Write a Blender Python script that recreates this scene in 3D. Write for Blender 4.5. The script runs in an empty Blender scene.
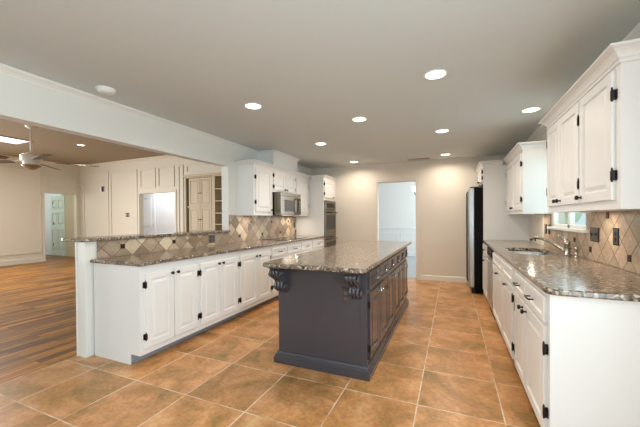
import bpy, bmesh, math, random
from mathutils import Vector, Matrix

random.seed(4)
S = bpy.context.scene
COL = S.collection

# ------------------------------------------------------------------ camera
F_PX, YAW, PITCH, ROLL, PPY = 309.3167, .4050857, -.0084735, -.0070757, 220.6877
CAM_H = 1.28
f0 = Vector((-math.sin(YAW), math.cos(YAW), 0)); r0 = Vector((math.cos(YAW), math.sin(YAW), 0)); u0 = Vector((0, 0, 1))
fw = math.cos(PITCH) * f0 + math.sin(PITCH) * u0
up1 = -math.sin(PITCH) * f0 + math.cos(PITCH) * u0
rt = math.cos(ROLL) * r0 + math.sin(ROLL) * up1
up = -math.sin(ROLL) * r0 + math.cos(ROLL) * up1
cd = bpy.data.cameras.new('camera'); cam = bpy.data.objects.new('camera', cd); COL.objects.link(cam)
cd.sensor_width = 36; cd.lens = F_PX / 640 * 36; cd.shift_y = (PPY - 213.5) / 640
cd.clip_start = .05; cd.clip_end = 100
m = Matrix((rt, up, -fw)).transposed().to_4x4(); m.translation = (0, 0, CAM_H); cam.matrix_world = m
S.camera = cam

# ------------------------------------------------------------------ world, daylight, exposure
S.view_settings.view_transform = 'Standard'; S.view_settings.look = 'None'
S.view_settings.gamma = 1; S.view_settings.use_curve_mapping = False
S.view_settings.exposure = 0.25
W = bpy.data.worlds.new('sky'); S.world = W; W.use_nodes = True
bgn = W.node_tree.nodes['Background']; bgn.inputs[0].default_value = (.75, .88, 1, 1); bgn.inputs[1].default_value = 1.5

def area(name, loc, direction, sx, sy, power, color, spread=180):
    l = bpy.data.lights.new(name, 'AREA'); l.shape = 'RECTANGLE'; l.size = sx; l.size_y = sy
    l.energy = power; l.color = color; l.spread = math.radians(spread)
    o = bpy.data.objects.new(name, l); COL.objects.link(o); o.location = loc
    o.rotation_euler = Vector(direction).to_track_quat('-Z', 'Y').to_euler()
    return o

DAY = (.76, .90, 1); XR_ = 1.09
# daylight at the wall windows, plus lamps added in side rooms without windows
area('window_daylight', (-1.0, -3.01, 1.25), (0, 1, 0), 3.4, 2.0, 9, DAY)
area('window_daylight', (XR_ + .03, -.25, 1.25), (-1, 0, 0), 2.28, 1.78, 77, DAY)
area('window_daylight', (-7.4, -3.01, 1.35), (0, 1, 0), 6.4, 2.1, 22, (.95, .97, 1))
area('window_daylight', (-11.61, .4, 1.35), (1, 0, 0), 3.88, 1.98, 330, (.95, .97, 1))  # added lamp in an unseen left window, brightens the living room
area('skylight_daylight', (-9.22, 2.8, 3.07), (0, 0, -1), .55, 2.1, 70, (1, .97, .92))
area('window_daylight', (1.17, 3.93, 1.6), (-1, 0, 0), .95, .7, 3, DAY)
area('window_daylight', (1.15, 8.7, 1.5), (-1, -.15, 0), 2.6, 1.8, 125, (.93, .98, 1))
area('window_daylight', (-9.4, 7.9, 2.55), (0, 0, -1), 2.6, 1.6, 45, (.95, .98, 1))  # added fill hung below the ceiling to brighten the white room
area('window_daylight', (-13.2, 4.3, 2.3), (-.1, 1, -.2), 1.6, 1.0, 26, (.9, 1, .93))  # unseen lamp lights the hall; no window is built there
WARM = (1, .87, .73)
CAN_POWER, PUCK_POWER = 7, 1.2

# ------------------------------------------------------------------ materials
def lin(c):
    if isinstance(c, str):
        c = [int(c[i:i + 2], 16) / 255 for i in (0, 2, 4)]
        c = [x / 12.92 if x <= .04045 else ((x + .055) / 1.055) ** 2.4 for x in c]
    return (c[0], c[1], c[2], 1)

def mat(name, color, rough=.5, metal=0, coat=0, spec=.5, noise=0, nscale=8, bump=0, bscale=60, emit=None, estr=0, aniso=0):
    mt = bpy.data.materials.new(name); mt.use_nodes = True
    nt = mt.node_tree; b = nt.nodes['Principled BSDF']
    b.inputs['Base Color'].default_value = lin(color); b.inputs['Roughness'].default_value = rough
    b.inputs['Metallic'].default_value = metal; b.inputs['Coat Weight'].default_value = coat
    b.inputs['Coat Roughness'].default_value = .08; b.inputs['Specular IOR Level'].default_value = spec
    if noise or bump:
        g = nt.nodes.new('ShaderNodeTexCoord')
        n = nt.nodes.new('ShaderNodeTexNoise'); n.inputs['Scale'].default_value = nscale; n.inputs['Detail'].default_value = 4
        nt.links.new(g.outputs['Object'], n.inputs['Vector'])
        if noise:
            r = nt.nodes.new('ShaderNodeValToRGB'); c = lin(color)
            r.color_ramp.elements[0].position = .3; r.color_ramp.elements[1].position = .7
            r.color_ramp.elements[0].color = tuple(x * (1 - noise) for x in c[:3]) + (1,)
            r.color_ramp.elements[1].color = tuple(min(1, x * (1 + noise)) for x in c[:3]) + (1,)
            nt.links.new(n.outputs['Fac'], r.inputs['Fac']); nt.links.new(r.outputs['Color'], b.inputs['Base Color'])
        if bump:
            n2 = nt.nodes.new('ShaderNodeTexNoise'); n2.inputs['Scale'].default_value = bscale; n2.inputs['Detail'].default_value = 3
            nt.links.new(g.outputs['Object'], n2.inputs['Vector'])
            bp = nt.nodes.new('ShaderNodeBump'); bp.inputs['Strength'].default_value = bump; bp.inputs['Distance'].default_value = .004
            nt.links.new(n2.outputs['Fac'], bp.inputs['Height']); nt.links.new(bp.outputs['Normal'], b.inputs['Normal'])
    if emit:
        b.inputs['Emission Color'].default_value = lin(emit); b.inputs['Emission Strength'].default_value = estr
    return mt

def ramp(nt, fac, stops):
    r = nt.nodes.new('ShaderNodeValToRGB'); e = r.color_ramp.elements
    while len(e) < len(stops): e.new(.5)
    for el, (p, c) in zip(e, stops): el.position = p; el.color = lin(c)
    nt.links.new(fac, r.inputs['Fac']); return r.outputs['Color']

def math_n(nt, op, a, b=None, c=None):
    n = nt.nodes.new('ShaderNodeMath'); n.operation = op
    for i, v in enumerate((a, b, c)):
        if v is None: continue
        if isinstance(v, (int, float)): n.inputs[i].default_value = v
        else: nt.links.new(v, n.inputs[i])
    return n.outputs[0]

def mixc(nt, fac, a, b, mode='MIX'):
    n = nt.nodes.new('ShaderNodeMix'); n.data_type = 'RGBA'; n.blend_type = mode
    if isinstance(fac, (int, float)): n.inputs[0].default_value = fac
    else: nt.links.new(fac, n.inputs[0])
    for sock, v in ((n.inputs[6], a), (n.inputs[7], b)):
        if isinstance(v, (tuple, str)): sock.default_value = lin(v)
        else: nt.links.new(v, sock)
    return n.outputs[2]

def noise_n(nt, vec, scale, detail=4, rough=.55, dist=0):
    n = nt.nodes.new('ShaderNodeTexNoise'); n.inputs['Scale'].default_value = scale; n.inputs['Detail'].default_value = detail
    n.inputs['Roughness'].default_value = rough; n.inputs['Distortion'].default_value = dist
    nt.links.new(vec, n.inputs['Vector']); return n.outputs['Fac']

def mapping(nt, vec, loc=(0, 0, 0), scale=(1, 1, 1)):
    n = nt.nodes.new('ShaderNodeMapping'); n.inputs['Location'].default_value = loc; n.inputs['Scale'].default_value = scale
    nt.links.new(vec, n.inputs['Vector']); return n.outputs['Vector']

def new_mat(name, rough, coat=0):
    mt = bpy.data.materials.new(name); mt.use_nodes = True; nt = mt.node_tree
    b = nt.nodes['Principled BSDF']; b.inputs['Roughness'].default_value = rough
    b.inputs['Coat Weight'].default_value = coat; b.inputs['Coat Roughness'].default_value = .05
    g = nt.nodes.new('ShaderNodeNewGeometry')
    return mt, nt, b, g.outputs['Position']

def bump_n(nt, b, h, strength, dist=.01):
    bp = nt.nodes.new('ShaderNodeBump'); bp.inputs['Strength'].default_value = strength; bp.inputs['Distance'].default_value = dist
    nt.links.new(h, bp.inputs['Height']); nt.links.new(bp.outputs['Normal'], b.inputs['Normal'])

def granite():
    mt, nt, b, pos = new_mat('granite', .16)
    big = noise_n(nt, pos, 11, 3)
    n = noise_n(nt, pos, 44, 5, .72)
    c1 = ramp(nt, n, [(.34, '0e0b09'), (.43, '2b2018'), (.49, '7c654e'), (.55, 'b5a38b'), (.61, '705a45'), (.69, 'e4ddd2')])
    v = nt.nodes.new('ShaderNodeTexVoronoi'); v.inputs['Scale'].default_value = 72; nt.links.new(pos, v.inputs['Vector'])
    sp = nt.nodes.new('ShaderNodeSeparateColor'); nt.links.new(v.outputs['Color'], sp.inputs[0])
    c2 = ramp(nt, sp.outputs[0], [(0, '090808'), (.30, '15110f'), (.34, '5e4b3a'), (.6, '8b765f'), (.82, '695d54'), (.87, 'e6e0d8')])
    c = mixc(nt, .55, c1, c2)
    c = mixc(nt, .18, c, ramp(nt, big, [(.35, '3c2e22'), (.65, 'bfae96')]))
    nt.links.new(c, b.inputs['Base Color']); b.inputs['Specular IOR Level'].default_value = .6
    return mt

TILE, TX0, TY0 = .52183, -2.8347, 1.6713
def floor_tiles():
    mt, nt, b, pos = new_mat('floor_tile', .33)
    sx = nt.nodes.new('ShaderNodeSeparateXYZ'); nt.links.new(pos, sx.inputs[0])
    def cell(sock, o):
        t = math_n(nt, 'DIVIDE', math_n(nt, 'SUBTRACT', sock, o), TILE)
        fl = math_n(nt, 'FLOOR', t); fr = math_n(nt, 'FRACT', t)
        d = math_n(nt, 'MULTIPLY', math_n(nt, 'MINIMUM', fr, math_n(nt, 'SUBTRACT', 1, fr)), TILE)
        return fl, d
    fx, dx = cell(sx.outputs[0], TX0); fy, dy = cell(sx.outputs[1], TY0)
    wob = math_n(nt, 'MULTIPLY', math_n(nt, 'SUBTRACT', noise_n(nt, pos, 45, 2), .5), .006)
    d = math_n(nt, 'ADD', math_n(nt, 'MINIMUM', dx, dy), wob)
    mr = nt.nodes.new('ShaderNodeMapRange'); mr.interpolation_type = 'SMOOTHSTEP'
    mr.inputs['From Min'].default_value = .002; mr.inputs['From Max'].default_value = .0062; nt.links.new(d, mr.inputs['Value'])
    tilemask = mr.outputs[0]
    cb = nt.nodes.new('ShaderNodeCombineXYZ'); nt.links.new(fx, cb.inputs[0]); nt.links.new(fy, cb.inputs[1])
    wn = nt.nodes.new('ShaderNodeTexWhiteNoise'); wn.noise_dimensions = '2D'; nt.links.new(cb.outputs[0], wn.inputs['Vector'])
    off = nt.nodes.new('ShaderNodeVectorMath'); off.operation = 'ADD'; nt.links.new(pos, off.inputs[0])
    sc = nt.nodes.new('ShaderNodeVectorMath'); sc.operation = 'SCALE'; nt.links.new(wn.outputs['Color'], sc.inputs[0]); sc.inputs['Scale'].default_value = 7
    nt.links.new(sc.outputs[0], off.inputs[1]); v = off.outputs[0]
    cloud = noise_n(nt, v, 3.2, 6, .62, .6)
    fine = noise_n(nt, mapping(nt, v, scale=(1, 1.0, 1)), 38, 4, .7)
    c = ramp(nt, cloud, [(.28, 'b28a4c'), (.45, 'cfa565'), (.56, 'dfb97c'), (.72, 'ebcf9e')])
    c = mixc(nt, .6, c, ramp(nt, fine, [(.3, '3a2a1a'), (.5, '808080'), (.7, 'b9a890')]), 'OVERLAY')
    tint = ramp(nt, wn.outputs['Value'], [(0, 'ececec'), (1, 'ffffff')])
    c = mixc(nt, 1, c, tint, 'MULTIPLY')
    c = mixc(nt, tilemask, ramp(nt, noise_n(nt, pos, 5, 4), [(.32, 'b8956c'), (.56, 'e4d1b8')]), c)
    nt.links.new(c, b.inputs['Base Color'])
    nt.links.new(math_n(nt, 'ADD', math_n(nt, 'MULTIPLY', fine, .22), math_n(nt, 'SUBTRACT', .42, math_n(nt, 'MULTIPLY', tilemask, .2))), b.inputs['Roughness'])
    bump_n(nt, b, math_n(nt, 'ADD', tilemask, math_n(nt, 'MULTIPLY', cloud, .5)), .25, .004)
    return mt

def wood_floor():
    mt, nt, b, pos = new_mat('oak_floor', .36)
    br = nt.nodes.new('ShaderNodeTexBrick'); br.offset = .37; br.inputs['Scale'].default_value = 1
    sx = nt.nodes.new('ShaderNodeSeparateXYZ'); nt.links.new(pos, sx.inputs[0])
    cb = nt.nodes.new('ShaderNodeCombineXYZ'); nt.links.new(sx.outputs[1], cb.inputs[0]); nt.links.new(sx.outputs[0], cb.inputs[1])
    nt.links.new(cb.outputs[0], br.inputs['Vector'])
    br.inputs['Brick Width'].default_value = .95; br.inputs['Row Height'].default_value = .083
    br.inputs['Mortar Size'].default_value = .0012; br.inputs['Mortar Smooth'].default_value = .2; br.inputs['Bias'].default_value = 0
    br.inputs['Color1'].default_value = lin('754711'); br.inputs['Color2'].default_value = lin('d0933a'); br.inputs['Mortar'].default_value = lin('2c1a0c')
    g1 = noise_n(nt, mapping(nt, pos, scale=(34, 1.3, 1)), 1, 6, .65, .8)
    c = mixc(nt, .75, br.outputs['Color'], ramp(nt, g1, [(.3, '1c1206'), (.46, '6e665c'), (.62, 'd8cfbd')]), 'OVERLAY')
    nt.links.new(c, b.inputs['Base Color']); bump_n(nt, b, br.outputs['Fac'], -.2, .003)
    return mt

SIDE = .1489                                   # six inch stone tiles set on the diagonal
def backsplash(name, y0, z0, stones):
    mt, nt, b, pos = new_mat(name, .48)
    sx = nt.nodes.new('ShaderNodeSeparateXYZ'); nt.links.new(pos, sx.inputs[0])
    y = math_n(nt, 'SUBTRACT', sx.outputs[1], y0); z = math_n(nt, 'SUBTRACT', sx.outputs[2], z0)
    k = 1 / math.sqrt(2) / SIDE
    A = math_n(nt, 'MULTIPLY', math_n(nt, 'ADD', y, z), k); B = math_n(nt, 'MULTIPLY', math_n(nt, 'SUBTRACT', y, z), k)
    def edge(t):
        fr = math_n(nt, 'FRACT', t); return math_n(nt, 'MINIMUM', fr, math_n(nt, 'SUBTRACT', 1, fr))
    d = math_n(nt, 'ADD', math_n(nt, 'MINIMUM', edge(A), edge(B)), math_n(nt, 'MULTIPLY', math_n(nt, 'SUBTRACT', noise_n(nt, pos, 60, 2), .5), .02))
    mr = nt.nodes.new('ShaderNodeMapRange'); mr.interpolation_type = 'SMOOTHSTEP'
    mr.inputs['From Min'].default_value = .012; mr.inputs['From Max'].default_value = .032; nt.links.new(d, mr.inputs['Value'])
    cb = nt.nodes.new('ShaderNodeCombineXYZ'); nt.links.new(math_n(nt, 'FLOOR', A), cb.inputs[0]); nt.links.new(math_n(nt, 'FLOOR', B), cb.inputs[1])
    wn = nt.nodes.new('ShaderNodeTexWhiteNoise'); wn.noise_dimensions = '2D'; nt.links.new(cb.outputs[0], wn.inputs['Vector'])
    c = ramp(nt, wn.outputs['Value'], stones)
    cl = noise_n(nt, pos, 22, 5, .65, 1.2)
    c = mixc(nt, .55, c, ramp(nt, cl, [(.3, '4f4438'), (.5, '808080'), (.7, 'b0aaa2')]), 'OVERLAY')
    c = mixc(nt, mr.outputs[0], '6f5c48', c)
    nt.links.new(c, b.inputs['Base Color']); bump_n(nt, b, mr.outputs[0], .5, .003)
    return mt

def brushed(name, color, rough, axis):
    mt, nt, b, pos = new_mat(name, rough); b.inputs['Metallic'].default_value = 1
    sc = [90, 90, 90]; sc[axis] = 1.5
    n = noise_n(nt, mapping(nt, pos, scale=tuple(sc)), 2, 3)
    nt.links.new(ramp(nt, n, [(.3, tuple(.88 * x for x in lin(color)[:3])), (.7, lin(color)[:3])]), b.inputs['Base Color'])
    return mt

def glass(name):
    mt = bpy.data.materials.new(name); mt.use_nodes = True; nt = mt.node_tree; nt.nodes.clear()
    o = nt.nodes.new('ShaderNodeOutputMaterial'); t = nt.nodes.new('ShaderNodeBsdfTransparent'); g = nt.nodes.new('ShaderNodeBsdfGlossy')
    g.inputs['Roughness'].default_value = .02; fr = nt.nodes.new('ShaderNodeFresnel'); fr.inputs['IOR'].default_value = 1.45
    mx = nt.nodes.new('ShaderNodeMixShader'); t.inputs[0].default_value = (.93, .97, .95, 1)
    ge = nt.nodes.new('ShaderNodeNewGeometry')
    nt.links.new(math_n(nt, 'MULTIPLY', fr.outputs[0], math_n(nt, 'SUBTRACT', 1, ge.outputs['Backfacing'])), mx.inputs[0]); nt.links.new(t.outputs[0], mx.inputs[1]); nt.links.new(g.outputs[0], mx.inputs[2])
    nt.links.new(mx.outputs[0], o.inputs[0]); return mt

M = dict(
    cab=mat('cabinet_paint', 'e8e7e4', .34, bump=.02, bscale=30), trim=mat('trim_paint', 'e6e5de', .4),
    lwall=mat('white_wall_paint', 'e2e1da', .6, bump=.05, bscale=120), bwall=mat('beige_wall_paint', 'dfd7ca', .6, bump=.05, bscale=120),
    ceil=mat('ceiling_paint', 'd0d7d6', .75, bump=.08, bscale=90), lrwall=mat('living_wall_paint', 'dad3c2', .55),
    lrceil=mat('living_ceiling_paint', '958871', .75), white=mat('white_room_paint', 'eef0f2', .6), dwall=mat('dining_wall_paint', 'eceeec', .55),  # living room ceiling's dimness is put into its darker colour
    granite=granite(), tile=floor_tiles(), wood=wood_floor(), greyfloor=mat('grey_floor', '9aa0a4', .18, noise=.1),
    bs_left=backsplash('stone_tile_left', 2.114, 1.006, [(0, 'a08a71'), (.3, 'b5a087'), (.6, 'c6b49b'), (.8, 'd6c8b4'), (1, 'e4dac9')]), bs_right=backsplash('stone_tile_right', 2.692, .998, [(0, 'b7a488'), (.5, 'c3b196'), (1, 'd0c0a8')]),
    accent=mat('bronze_accent_tile', '3d2c20', .35, metal=.5), bronze=mat('oil_rubbed_bronze', '17120f', .42, metal=.25),
    island=mat('charcoal_paint', '434046', .22, coat=.35, bump=.02, bscale=25), islandside=None,
    toe=mat('toe_kick_paint', '8f9498', .6), nickel=mat('satin_nickel', 'cfcac2', .22, metal=1), chrome=mat('brushed_nickel_tap', 'b9b2a8', .2, metal=1),  # toe kick greyed to carry the shade of its recess
    steel=brushed('stainless_steel', '8a847a', .22, 1), steelv=brushed('stainless_steel_upright', 'c6c9c9', .32, 2), sinksteel=mat('sink_steel', 'b8bec2', .22, metal=1),
    black=mat('black_enamel', '08080a', .5, spec=.12, noise=.3, nscale=40), blackglass=mat('black_glass', '08080a', .06), ovenglass=mat('oven_glass', '2d2a26', .08),
    mwglass=mat('microwave_glass', '5d6064', .12), dark=mat('dark_plastic', '151515', .4), white_pl=mat('white_plastic', 'eeeeea', .35),
    lens=mat('lamp_lens', 'ffffff', .4, emit='fff1dc', estr=5), lens_lr=mat('living_lamp_lens', 'ffffff', .4, emit='ffe9c8', estr=5),
    sky_panel=mat('skylight_diffuser', 'ffffff', .5, emit='f4f8ff', estr=1.15),
    glass=glass('window_glass'), pewter=mat('pewter_plate', '6e6860', .32, metal=.9),
    fanblade=mat('fan_blade_wood', '5b4636', .4, noise=.25, nscale=20), fanbody=mat('fan_motor_enamel', 'd8d2c4', .3), fanbowl=mat('amber_glass_bowl', '8a7660', .25),
    builtin=mat('built_in_paint', 'c6b595', .5), mintdoor=mat('pale_green_door_paint', 'd5dcd0', .45), shadowgrey=mat('vent_metal', 'a9a29a', .5),
    leaf=mat('garden_green', 'b4c6a4', .8, noise=.4, nscale=2), fence=mat('outdoor_wall', 'dfe4e6', .8), shade=mat('frosted_glass_shade', 'ffffff', .4, emit='fff6ea', estr=.7),
    lever=mat('switch_white', 'cfcbc2', .4),
)

# ------------------------------------------------------------------ builders
class MB:
    """collects shapes in world coordinates and links them as one mesh object"""
    def __init__(s): s.bm = bmesh.new(); s.mi = 0
    def _f(s, vs, smooth=False):
        try:
            f = s.bm.faces.new(vs); f.material_index = s.mi; f.smooth = smooth; return f
        except ValueError: return None
    def box(s, x0, x1, y0, y1, z0, z1, bev=0):
        if x0 > x1: x0, x1 = x1, x0
        if y0 > y1: y0, y1 = y1, y0
        v = [s.bm.verts.new((x, y, z)) for z in (z0, z1) for x, y in ((x0, y0), (x1, y0), (x1, y1), (x0, y1))]
        fs = [s._f([v[i] for i in q]) for q in ((3, 2, 1, 0), (4, 5, 6, 7), (0, 1, 5, 4), (1, 2, 6, 5), (2, 3, 7, 6), (3, 0, 4, 7))]
        if bev:
            es = list({e for f in fs for e in f.edges})
            r = bmesh.ops.bevel(s.bm, geom=es, offset=bev, segments=2, affect='EDGES', profile=.6)
            for f in r['faces']: f.material_index = s.mi
        return s
    def loft(s, rings, close=True, caps=True, smooth=False):
        R = [[s.bm.verts.new(p) for p in r] for r in rings]
        n = len(R[0])
        for a, b in zip(R, R[1:]):
            for i in range(n if close else n - 1):
                s._f([a[i], a[(i + 1) % n], b[(i + 1) % n], b[i]], smooth)
        if caps:
            s._f(list(reversed(R[0]))); s._f(R[-1])
        return s
    def tube(s, pts, r, n=10, caps=True, flat=1.0):
        pts = [Vector(p) for p in pts]; rad = r if isinstance(r, (list, tuple)) else [r] * len(pts)
        rings = []; prev = None
        for i, p in enumerate(pts):
            a = pts[max(i - 1, 0)]; b = pts[min(i + 1, len(pts) - 1)]; t = (b - a).normalized()
            if prev is None:
                nrm = t.orthogonal().normalized()
                if abs(t.z) < .9: nrm = (Vector((0, 0, 1)) - t * t.z).normalized()
            else: nrm = (prev - t * prev.dot(t)).normalized()
            prev = nrm; bn = t.cross(nrm)
            rings.append([p + rad[i] * (math.cos(2 * math.pi * k / n) * nrm + flat * math.sin(2 * math.pi * k / n) * bn) for k in range(n)])
        return s.loft(rings, True, caps, True)
    def lathe(s, c, prof, n=24, axis=(0, 0, 1), smooth=True, caps=True):
        c = Vector(c); ax = Vector(axis).normalized(); e1 = ax.orthogonal().normalized(); e2 = ax.cross(e1)
        rings = [[c + ax * z + max(r, .0002) * (math.cos(2 * math.pi * k / n) * e1 + math.sin(2 * math.pi * k / n) * e2) for k in range(n)] for r, z in prof]
        return s.loft(rings, True, caps, smooth)
    def prism(s, poly, direction):
        d = Vector(direction); return s.loft([[Vector(p) for p in poly], [Vector(p) + d for p in poly]])
    def sweep(s, path, prof, closed=False):
        """path: xy points; prof: (outward offset, z); outward = right of travel"""
        P = [Vector((p[0], p[1])) for p in path]; n = len(P); rings = []
        for i in range(n):
            d1 = (P[i] - P[i - 1]).normalized() if i > 0 else None
            d2 = (P[i + 1] - P[i]).normalized() if i < n - 1 else None
            n1 = Vector((d1.y, -d1.x)) if d1 else None; n2 = Vector((d2.y, -d2.x)) if d2 else None
            if n1 and n2:
                q = (n1 + n2).normalized(); q = q / max(.2, q.dot(n1))
            else: q = n1 or n2
            rings.append([Vector((P[i].x + q.x * o, P[i].y + q.y * o, z)) for o, z in prof])
        return s.loft(rings)
    def panel(s, o, td, nd, w, h, t=.019, sw=.055, raised=True):
        """raised-panel leaf: o = lower corner on the back plane"""
        o = Vector(o); td = Vector(td); nd = Vector(nd); u = Vector((0, 0, 1))
        prof = [(0, 0), (0, t - .004), (.004, t)]
        if w > 2 * sw + .05 and h > 2 * sw + .03:
            prof += [(sw, t), (sw + .005, t - .012), (sw + .014, t - .012)]
            prof += [(sw + .036, t - .002)] if (raised and min(w, h) > 2 * (sw + .04)) else []
        rings = []
        for i, d in prof:
            rings.append([o + td * a + u * b + nd * d for a, b in ((i, i), (w - i, i), (w - i, h - i), (i, h - i))])
        return s.loft(rings)
    def slab(s, poly, z0, z1, bev=.012, hole=None, n=3):
        prof = [(0 if bev == 0 else bev, z0), (0, z0 + bev), (0, z1 - bev)]
        prof = [(bev * (1 - math.sin(a)), z0 + bev * (1 - math.cos(a))) for a in [math.pi / 2 * i / n for i in range(n + 1)]]
        prof = prof + [(i, z0 + z1 - z) for i, z in reversed(prof)]
        P = [Vector(p) for p in poly]; m = len(P)
        area2 = sum(P[i].x * P[(i + 1) % m].y - P[(i + 1) % m].x * P[i].y for i in range(m)); sg = 1 if area2 > 0 else -1
        def ins(d):
            out = []
            for i in range(m):
                d1 = (P[i] - P[i - 1]).normalized(); d2 = (P[(i + 1) % m] - P[i]).normalized()
                n1 = Vector((-d1.y, d1.x)) * sg; n2 = Vector((-d2.y, d2.x)) * sg
                q = (n1 + n2).normalized(); q = q / max(.3, q.dot(n1)); out.append(P[i] + q * d)
            return out
        rings = [[Vector((p.x, p.y, z)) for p in ins(d)] for d, z in prof]
        if not hole: return s.loft(rings)
        R = [[s.bm.verts.new(p) for p in r] for r in rings]
        for a, b in zip(R, R[1:]):
            for i in range(m): s._f([a[i], a[(i + 1) % m], b[(i + 1) % m], b[i]])
        for ring, zz, fl in ((R[0], z0, 1), (R[-1], z1, 0)):
            hv = [s.bm.verts.new((p[0], p[1], zz)) for p in hole]
            ring_e = [s.bm.edges.get((ring[i], ring[(i + 1) % m])) for i in range(m)]
            he = [s.bm.edges.new((hv[i], hv[(i + 1) % len(hv)])) for i in range(len(hv))]
            bmesh.ops.triangle_fill(s.bm, edges=ring_e + he, use_beauty=True)
            if fl: h0 = hv
            else:
                for i in range(len(hv)): s._f([h0[i], h0[(i + 1) % len(hv)], hv[(i + 1) % len(hv)], hv[i]])
        return s
    def build(s, name, mats, parent=None, label=None):
        if not isinstance(mats, (list, tuple)): mats = [mats]
        bmesh.ops.remove_doubles(s.bm, verts=s.bm.verts, dist=1e-6)
        bmesh.ops.recalc_face_normals(s.bm, faces=s.bm.faces)
        org = Vector(WLOC[parent.name]) if parent else Vector((0, 0, 0))
        if parent is None:
            xs = [v.co for v in s.bm.verts]
            org = Vector(((min(v.x for v in xs) + max(v.x for v in xs)) / 2, (min(v.y for v in xs) + max(v.y for v in xs)) / 2, min(v.z for v in xs)))
        for v in s.bm.verts: v.co -= org
        me = bpy.data.meshes.new(name); s.bm.to_mesh(me); s.bm.free()
        for mm in mats: me.materials.append(mm)
        o = bpy.data.objects.new(name, me); COL.objects.link(o)
        if parent: o.parent = parent
        else: o.location = org
        WLOC[o.name] = tuple(org)
        if label: o['label'] = label
        return o

WLOC = {}
def thing(name, label, cat, loc, group=None):
    o = bpy.data.objects.new(name, None); COL.objects.link(o); o.location = loc; o.empty_display_size = .05
    WLOC[o.name] = tuple(loc); return tag(o, label, cat, group)
def tag(o, label, cat, group=None):
    o['label'] = label; o['category'] = cat
    if group: o['group'] = group
    return o
def struct(o, label=None):
    o['kind'] = 'structure'
    if label: o['label'] = label
    return o
def B(*a, **k): return MB().box(*a, **k)

def wall(name, axis, p0, p1, a0, a1, z0, z1, mt, openings=()):
    """axis 'y': wall in plane y=p0..p1 running along x; openings (a0,a1,z0,z1)"""
    mb = MB(); cuts = sorted(openings)
    def bx(u0, u1, w0, w1):
        if u1 - u0 < 1e-4 or w1 - w0 < 1e-4: return
        if axis == 'y': mb.box(u0, u1, p0, p1, w0, w1)
        else: mb.box(p0, p1, u0, u1, w0, w1)
    u = a0
    for (b0, b1, c0, c1) in cuts:
        bx(u, b0, z0, z1); bx(b0, b1, z0, c0); bx(b0, b1, c1, z1); u = b1
    bx(u, a1, z0, z1)
    return struct(mb.build(name, mt))

# ------------------------------------------------------------------ room shell
CZ, YB, XL, XR, LRZ = 2.441, 6.66, -3.12, 1.09, 3.10
YF = -3.0
LRX, LRY = -11.6, 6.45
struct(B(-3.26, XR + .12, YF - .12, YB + .12, -.1, 0).build('floor', M['tile']), 'brown stone tile floor of the kitchen')
struct(B(-15.2, -3.26, YF - .12, 9.2, -.1, 0).build('floor_living', M['wood']), 'oak plank floor of the living room')
struct(B(-4.2, 1.3, YB + .1205, 10.8, -.1, -.001).build('floor_dining', M['greyfloor']), 'grey floor of the room beyond the back doorway')
struct(B(-3.12, XR + .12, YF - .12, YB + .12, CZ, CZ + .1).build('ceiling', M['ceil']))
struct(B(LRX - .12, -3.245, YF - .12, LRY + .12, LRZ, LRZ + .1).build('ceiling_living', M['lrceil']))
struct(B(-4.2, 1.3, YB + .12, 10.8, 2.75, 2.85).build('ceiling_dining', M['white']))
wall('wall_left', 'x', -3.245, XL, YF, YB, 0, LRZ, M['lwall'], [(YF, 3.76, 0, 2.075)])
DX0, DX1, DZ = -1.51, -.69, 2.045
wall('wall_back', 'y', YB, YB + .12, -3.245, XR + .12, 0, LRZ, M['bwall'], [(DX0, DX1, 0, DZ)])
WY0, WY1, WZ0, WZ1 = 3.42, 4.47, 1.16, 2.02
wall('wall_right', 'x', XR, XR + .12, YF, YB, 0, LRZ, M['bwall'], [(-1.45, .95, .3, 2.2), (WY0, WY1, WZ0, WZ1)])
wall('wall_front', 'y', YF - .12, YF, LRX - .12, XR + .12, 0, LRZ, M['lwall'], [(-10.7, -4.1, .25, 2.5), (-2.75, .75, .2, 2.28)])
wall('wall_living_left', 'x', LRX - .12, LRX, YF, LRY, 0, LRZ, M['lrwall'], [(-1.6, 2.4, .3, 2.4), (5.44, 6.31, 0, 2.12)])
wall('wall_living_back', 'y', LRY, LRY + .12, LRX - .12, -3.245, 0, LRZ, M['lrwall'], [(-8.69, -7.24, 0, 2.05), (-6.86, -5.2, 0, 2.44)])
# half wall carrying the raised bar
bar = struct(B(-3.255, -3.125, 1.765, 3.758, 0, 1.074).build('wall_bar', M['trim']), 'white half wall under the raised granite bar')
struct(MB().sweep([(-3.255, 1.765), (-3.125, 1.765)], [(0, 0), (.012, 0), (.012, .0)]) and B(-3.2545, -3.240, 1.759, 1.7655, 0, 1.074).build('corner_bead', M['trim'], bar))
bar.children[0].pop('kind', None)

# rooms beyond the doorways
wall('wall_dining_back', 'y', 10.6, 10.72, -4.2, 1.3, 0, 2.75, M['dwall'])
wall('wall_dining_left', 'x', -4.3, -4.2, YB + .12, 10.7, 0, 2.75, M['dwall'])
wall('wall_dining_right', 'x', 1.2, 1.3, YB + .12, 10.7, 0, 2.75, M['dwall'])
wall('wall_white_room_back', 'y', 8.6, 8.7, -12.3, -7.0, 0, 2.8, M['white'])
wall('wall_white_room_right', 'x', -7.12, -7.0, LRY + .12, 8.6, 0, 2.8, M['white'])
wall('wall_white_room_left', 'x', -12.3, -12.2, LRY + .2, 8.6, 0, 2.8, M['white'])
struct(B(-12.3, -7.0, LRY + .12, 8.7, 2.8, 2.88).build('ceiling_white_room', M['white']))
wall('wall_hall_side', 'y', 6.52, 6.57, -15, LRX - .12, 0, 2.6, M['white'])
wall('wall_hall_end', 'x', -15.1, -15, 3.2, 6.57, 0, 2.6, M['white'])
wall('wall_hall_near', 'y', 3.1, 3.2, -15, LRX - .12, 0, 2.6, M['white'])
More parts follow.
